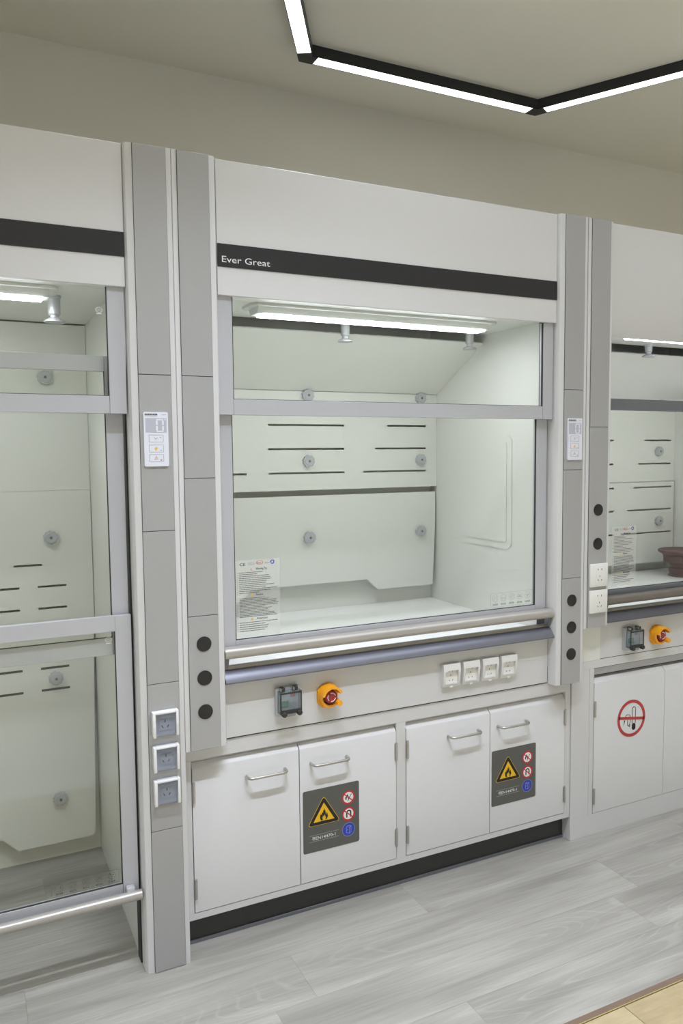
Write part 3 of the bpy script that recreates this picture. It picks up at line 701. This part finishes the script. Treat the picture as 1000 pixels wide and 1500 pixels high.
def warning_label(door, x0, z1, y):
    W_, H_ = .203, .208; z0 = z1-H_
    U = lambda u: x0+u*W_; V = lambda v: z1-v*H_
    MB().prism(rrect(x0, x0+W_, z0, z1, .006), 'y', y-.0008, y).build('warning_label', 'label', door, 'grey flammable-storage warning label')
    y1 = y-.0008
    def tri(s_, y0, mat, nm, rr):
        cx, cz = U(.364), V(.43); a, bz = .118*s_, .0955*s_
        pts = [(cx, cz+bz*.667), (cx-a/2, cz-bz*.333), (cx+a/2, cz-bz*.333)]; p = []
        for i in range(3):
            A, B, C_ = Vector(pts[i-1]), Vector(pts[i]), Vector(pts[(i+1) % 3]); d0 = (A-B).normalized(); d1 = (C_-B).normalized()
            for t in range(5):
                q = B+d0*rr*(1-t/4)**2+d1*rr*(t/4)**2; p.append(tuple(q))
        MB().prism(p, 'y', y0-.0002, y0).build(nm, mat, door)
    tri(1, y1, 'sign_yellow', 'triangle_edge', .014); tri(.965, y1-.0002, 'print_black', 'triangle_border', .013); tri(.64, y1-.0004, 'sign_yellow', 'triangle_field', .001)
    flame(door, U(.364), V(.445), .034, y1-.0006, 'sign_yellow')
    MB().box(U(.364)-.0125, U(.364)+.0125, y1-.0008, y1-.0006, V(.537), V(.524)).build('flame_mark', 'print_black', door)
    for i, v in enumerate((.24, .51)):
        cx, cz, r = U(.804), V(v), .0236
        MB().disc(cx, cz, r, y1-.0002, y1).build('ban_disc', 'print_white', door)
        MB().ring(cx, cz, r*.78, r*1.02, y1-.0006, y1-.0002).build('ban_ring', 'sign_red', door)
        if i == 0:
            flame(door, cx-.004, cz, .018, y1-.0002, 'print_white')
            MB().line([(cx-.002, cz-.012), (cx+.011, cz+.010)], .0022, y1-.0004, y1-.0002).build('match_mark', 'print_black', door)
        else:
            MB().ring(cx+.001, cz+.004, .005, .0095, y1-.0004, y1-.0002, 0, 180, 16).box(cx-.0085, cx-.004, y1-.0004, y1-.0002, cz-.012, cz+.004).box(cx+.006, cx+.0105, y1-.0004, y1-.0002, cz-.012, cz+.004).build('magnet_mark', 'print_black', door)
        MB().line([(cx-.0145, cz+.0125), (cx+.0145, cz-.0125)], .0035, y1-.0006, y1-.0004).build('ban_bar', 'sign_red', door)
    cx, cz = U(.804), V(.765)
    MB().disc(cx, cz, .0232, y1-.0002, y1).build('duty_disc', 'sign_blue', door)
    MB().ring(cx, cz, .0226, .0234, y1-.0004, y1-.0002).build('duty_ring', 'screen', door)
    m = MB()
    for L_ in ([(-.008, .010), (-.008, -.010), (.003, -.014), (.003, .007), (-.008, .010), (-.001, .013), (.009, .010), (.003, .007)], [(.009, .010), (.009, -.010), (.003, -.014)], [(-.005, .002), (-.005, -.003)]):
        m.line([(cx+a, cz+b) for a, b in L_], .0009, y1-.0004, y1-.0002)
    m.build('cabinet_mark', 'screen', door)
    MB().box(U(.106), U(.622), y1-.0002, y1, V(.734), V(.729)).box(U(.106), U(.622), y1-.0002, y1, V(.834), V(.829)).build('rule_line', 'print_fade', door)
    text('EN14470-1', U(.215), V(.808), .0105, y1, 'print_white', 'lettering', door, width=.071, label='lettering reading EN14470-1')
    text('符', U(.155), V(.806), .0098, y1, 'print_white', 'lettering', door, width=.0105)
def door(par, x0, x1, z0, zt, y, label=None):
    p = [(y, z0), (y, zt-.019), (y+.003, zt-.015), (y+.017, zt), (y+.020, zt), (y+.020, z0)]
    return MB().prism(p, 'x', x0, x1).build('cabinet_door', 'white', par, label)
def base_middle():
    t = thing('base_cabinet', (.74, .45, 0), 'white four-door base cabinet with two warning labels under the middle fume hood', 'cabinet')
    yf = .050; a, b = -.0135, 1.4890; zb, zt = .095, .642
    f = MB().box(a, b, yf, yf+.035, .5935, zt, .0008, 1); f.box(a, b, yf, yf+.035, zb, .1165, .0008, 1)
    for x0, x1 in ((a, .0115), (.7205, .7565), (1.4635, b)): f.box(x0, x1, yf+.0002, yf+.035, .1165, .5935)
    f.build('face_frame', 'white', t)
    MB().box(.0120, 1.4630, .0688, .0720, .570, .5930).build('door_stop', 'white', t)
    MB().box(a, a+.016, yf+.0355, .90, zb, zt).build('side_panel', 'white', t); MB().box(b-.016, b, yf+.0355, .90, zb, zt).build('side_panel', 'white', t)
    MB().box(a+.0165, b-.0165, yf+.0355, .90, zb, zb+.016).build('bottom_panel', 'white', t)
    MB().box(a+.0165, b-.0165, .884, .90, zb+.0165, zt).build('back_panel', 'white', t)
    MB().box(a+.001, b-.001, .087, .100, 0, zb-.0005).build('kick_plate', 'kick', t)
    MB().box(a+.001, b-.001, .0825, .0868, 0, .012, .0012, 1).build('kick_trim', 'alu_dark', t)
    ds = [(.0140, .3602, 'L'), (.3632, .7180, 'R'), (.7590, 1.1085, 'L'), (1.1115, 1.4612, 'R')]
    hx = (.248, .466, .992, 1.2075)
    for i, (x0, x1, s_) in enumerate(ds):
        d = door(t, x0, x1, .119, .582, .0485)
        bow_handle(d, hx[i], .514, .0485)
        hxx = x0+.003 if s_ == 'L' else x1-.001
        for z in (.163, .465): hinge(d, hxx, z, z+.062, .0478)
        if i == 1: warning_label(d, .372, .4235, .0484)
        if i == 3: warning_label(d, 1.118, .4225, .0484)
base_middle()
def base_right():
    t = thing('base_cabinet', (2.25, .45, 0), 'white base cabinet with no-smoking sign standing flush on the floor under right fume hood', 'cabinet')
    yf = .045; a, b = 1.4905, 3.016
    f = MB().box(a, b, yf, yf+.03, .668, .700, .0008, 1).box(a, b, yf, yf+.03, 0, .086, .0008, 1)
    f.box(a, 1.580, yf, yf+.03, .086, .668).box(1.5812, 1.602, yf, yf+.03, .086, .668).box(2.965, b, yf, yf+.03, .086, .668)
    f.build('face_frame', 'white', t)
    MB().box(a, a+.016, yf+.0305, .90, 0, .70).build('side_panel', 'white', t); MB().box(b-.016, b, yf+.0305, .90, 0, .70).build('side_panel', 'white', t)
    MB().box(a+.0165, b-.0165, yf+.0305, .90, 0, .016).build('bottom_panel', 'white', t); MB().box(a+.0165, b-.0165, .884, .90, .0165, .70).build('back_panel', 'white', t)
    ch = MB().box(1.6025, 2.9645, yf+.012, yf+.026, .634, .6675); ch.build('pull_channel', 'alu', t)
    MB().box(1.6025, 2.9645, yf+.010, yf+.0118, .6635, .6675).build('channel_edge', 'gasket', t)
    MB().box(1.6025, 2.9645, yf+.010, yf+.0118, .634, .6375).build('channel_edge', 'gasket', t)
    MB().box(1.6025, 2.9645, yf+.0262, yf+.029, .60, .634).build('channel_back', 'white', t)
    xs = [1.604, 1.9865, 2.3, 2.63, 2.964]
    for i in range(4):
        d = door(t, xs[i]+.0008, xs[i+1]-.0012, .0875, .625, yf-.001)
        for z in (.125, .475): hinge(d, xs[i]+.003 if i % 2 == 0 else xs[i+1]-.002, z, z+.062, yf-.0015)
        y = yf-.0011
        if i == 0:
            cx, cz, r = 1.803, .4385, .0755
            MB().ring(cx, cz, r-.0125, r, y-.0008, y, n=64).build('ban_ring', 'sign_red2', d, 'red no-smoking ring')
            MB().line([(cx-r+.010, cz+.009), (cx+r-.010, cz-.009)], .0115, y-.0008, y-.0004).build('ban_bar', 'sign_red2', d)
            m = MB(); x = cx+.013; w_ = .0085
            m.line([(x-w_, cz-.022), (x-w_, cz+.034)], .003, y-.0004, y).line([(x+w_, cz-.022), (x+w_, cz+.034)], .003, y-.0004, y)
            m.ring(x, cz+.036, .007, .010, y-.0004, y, 0, 180, 14).prism(rrect(x-w_-.0015, x+w_+.0015, cz-.050, cz-.022, .009), 'y', y-.0004, y)
            m.build('cigarette_mark', 'print_black', d)
            s_ = MB().ring(cx-.020, cz+.002, .014, .0165, y-.0004, y, 20, 165, 16)
            s_.prism([(cx-.040, cz-.004), (cx-.034, cz-.004), (cx-.041, cz-.028)], 'y', y-.0004, y)
            s_.line([(cx-.020, cz-.006), (cx-.020, cz-.026), (cx-.008, cz-.034)], .003, y-.0004, y).line([(cx-.004, cz+.004), (cx-.006, cz-.014), (cx-.012, cz-.028), (cx-.005, cz-.027)], .0025, y-.0004, y)
            s_.build('smoke_mark', 'print_black', d)
        if i == 1:
            MB().prism([(2.111, .452), (2.117, .440), (2.135, .438), (2.150, .452), (2.150, .480), (2.125, .474)], 'y', y-.0004, y).build('sign_mark', 'print_black', d)
base_right()
bpy.context.view_layer.update()
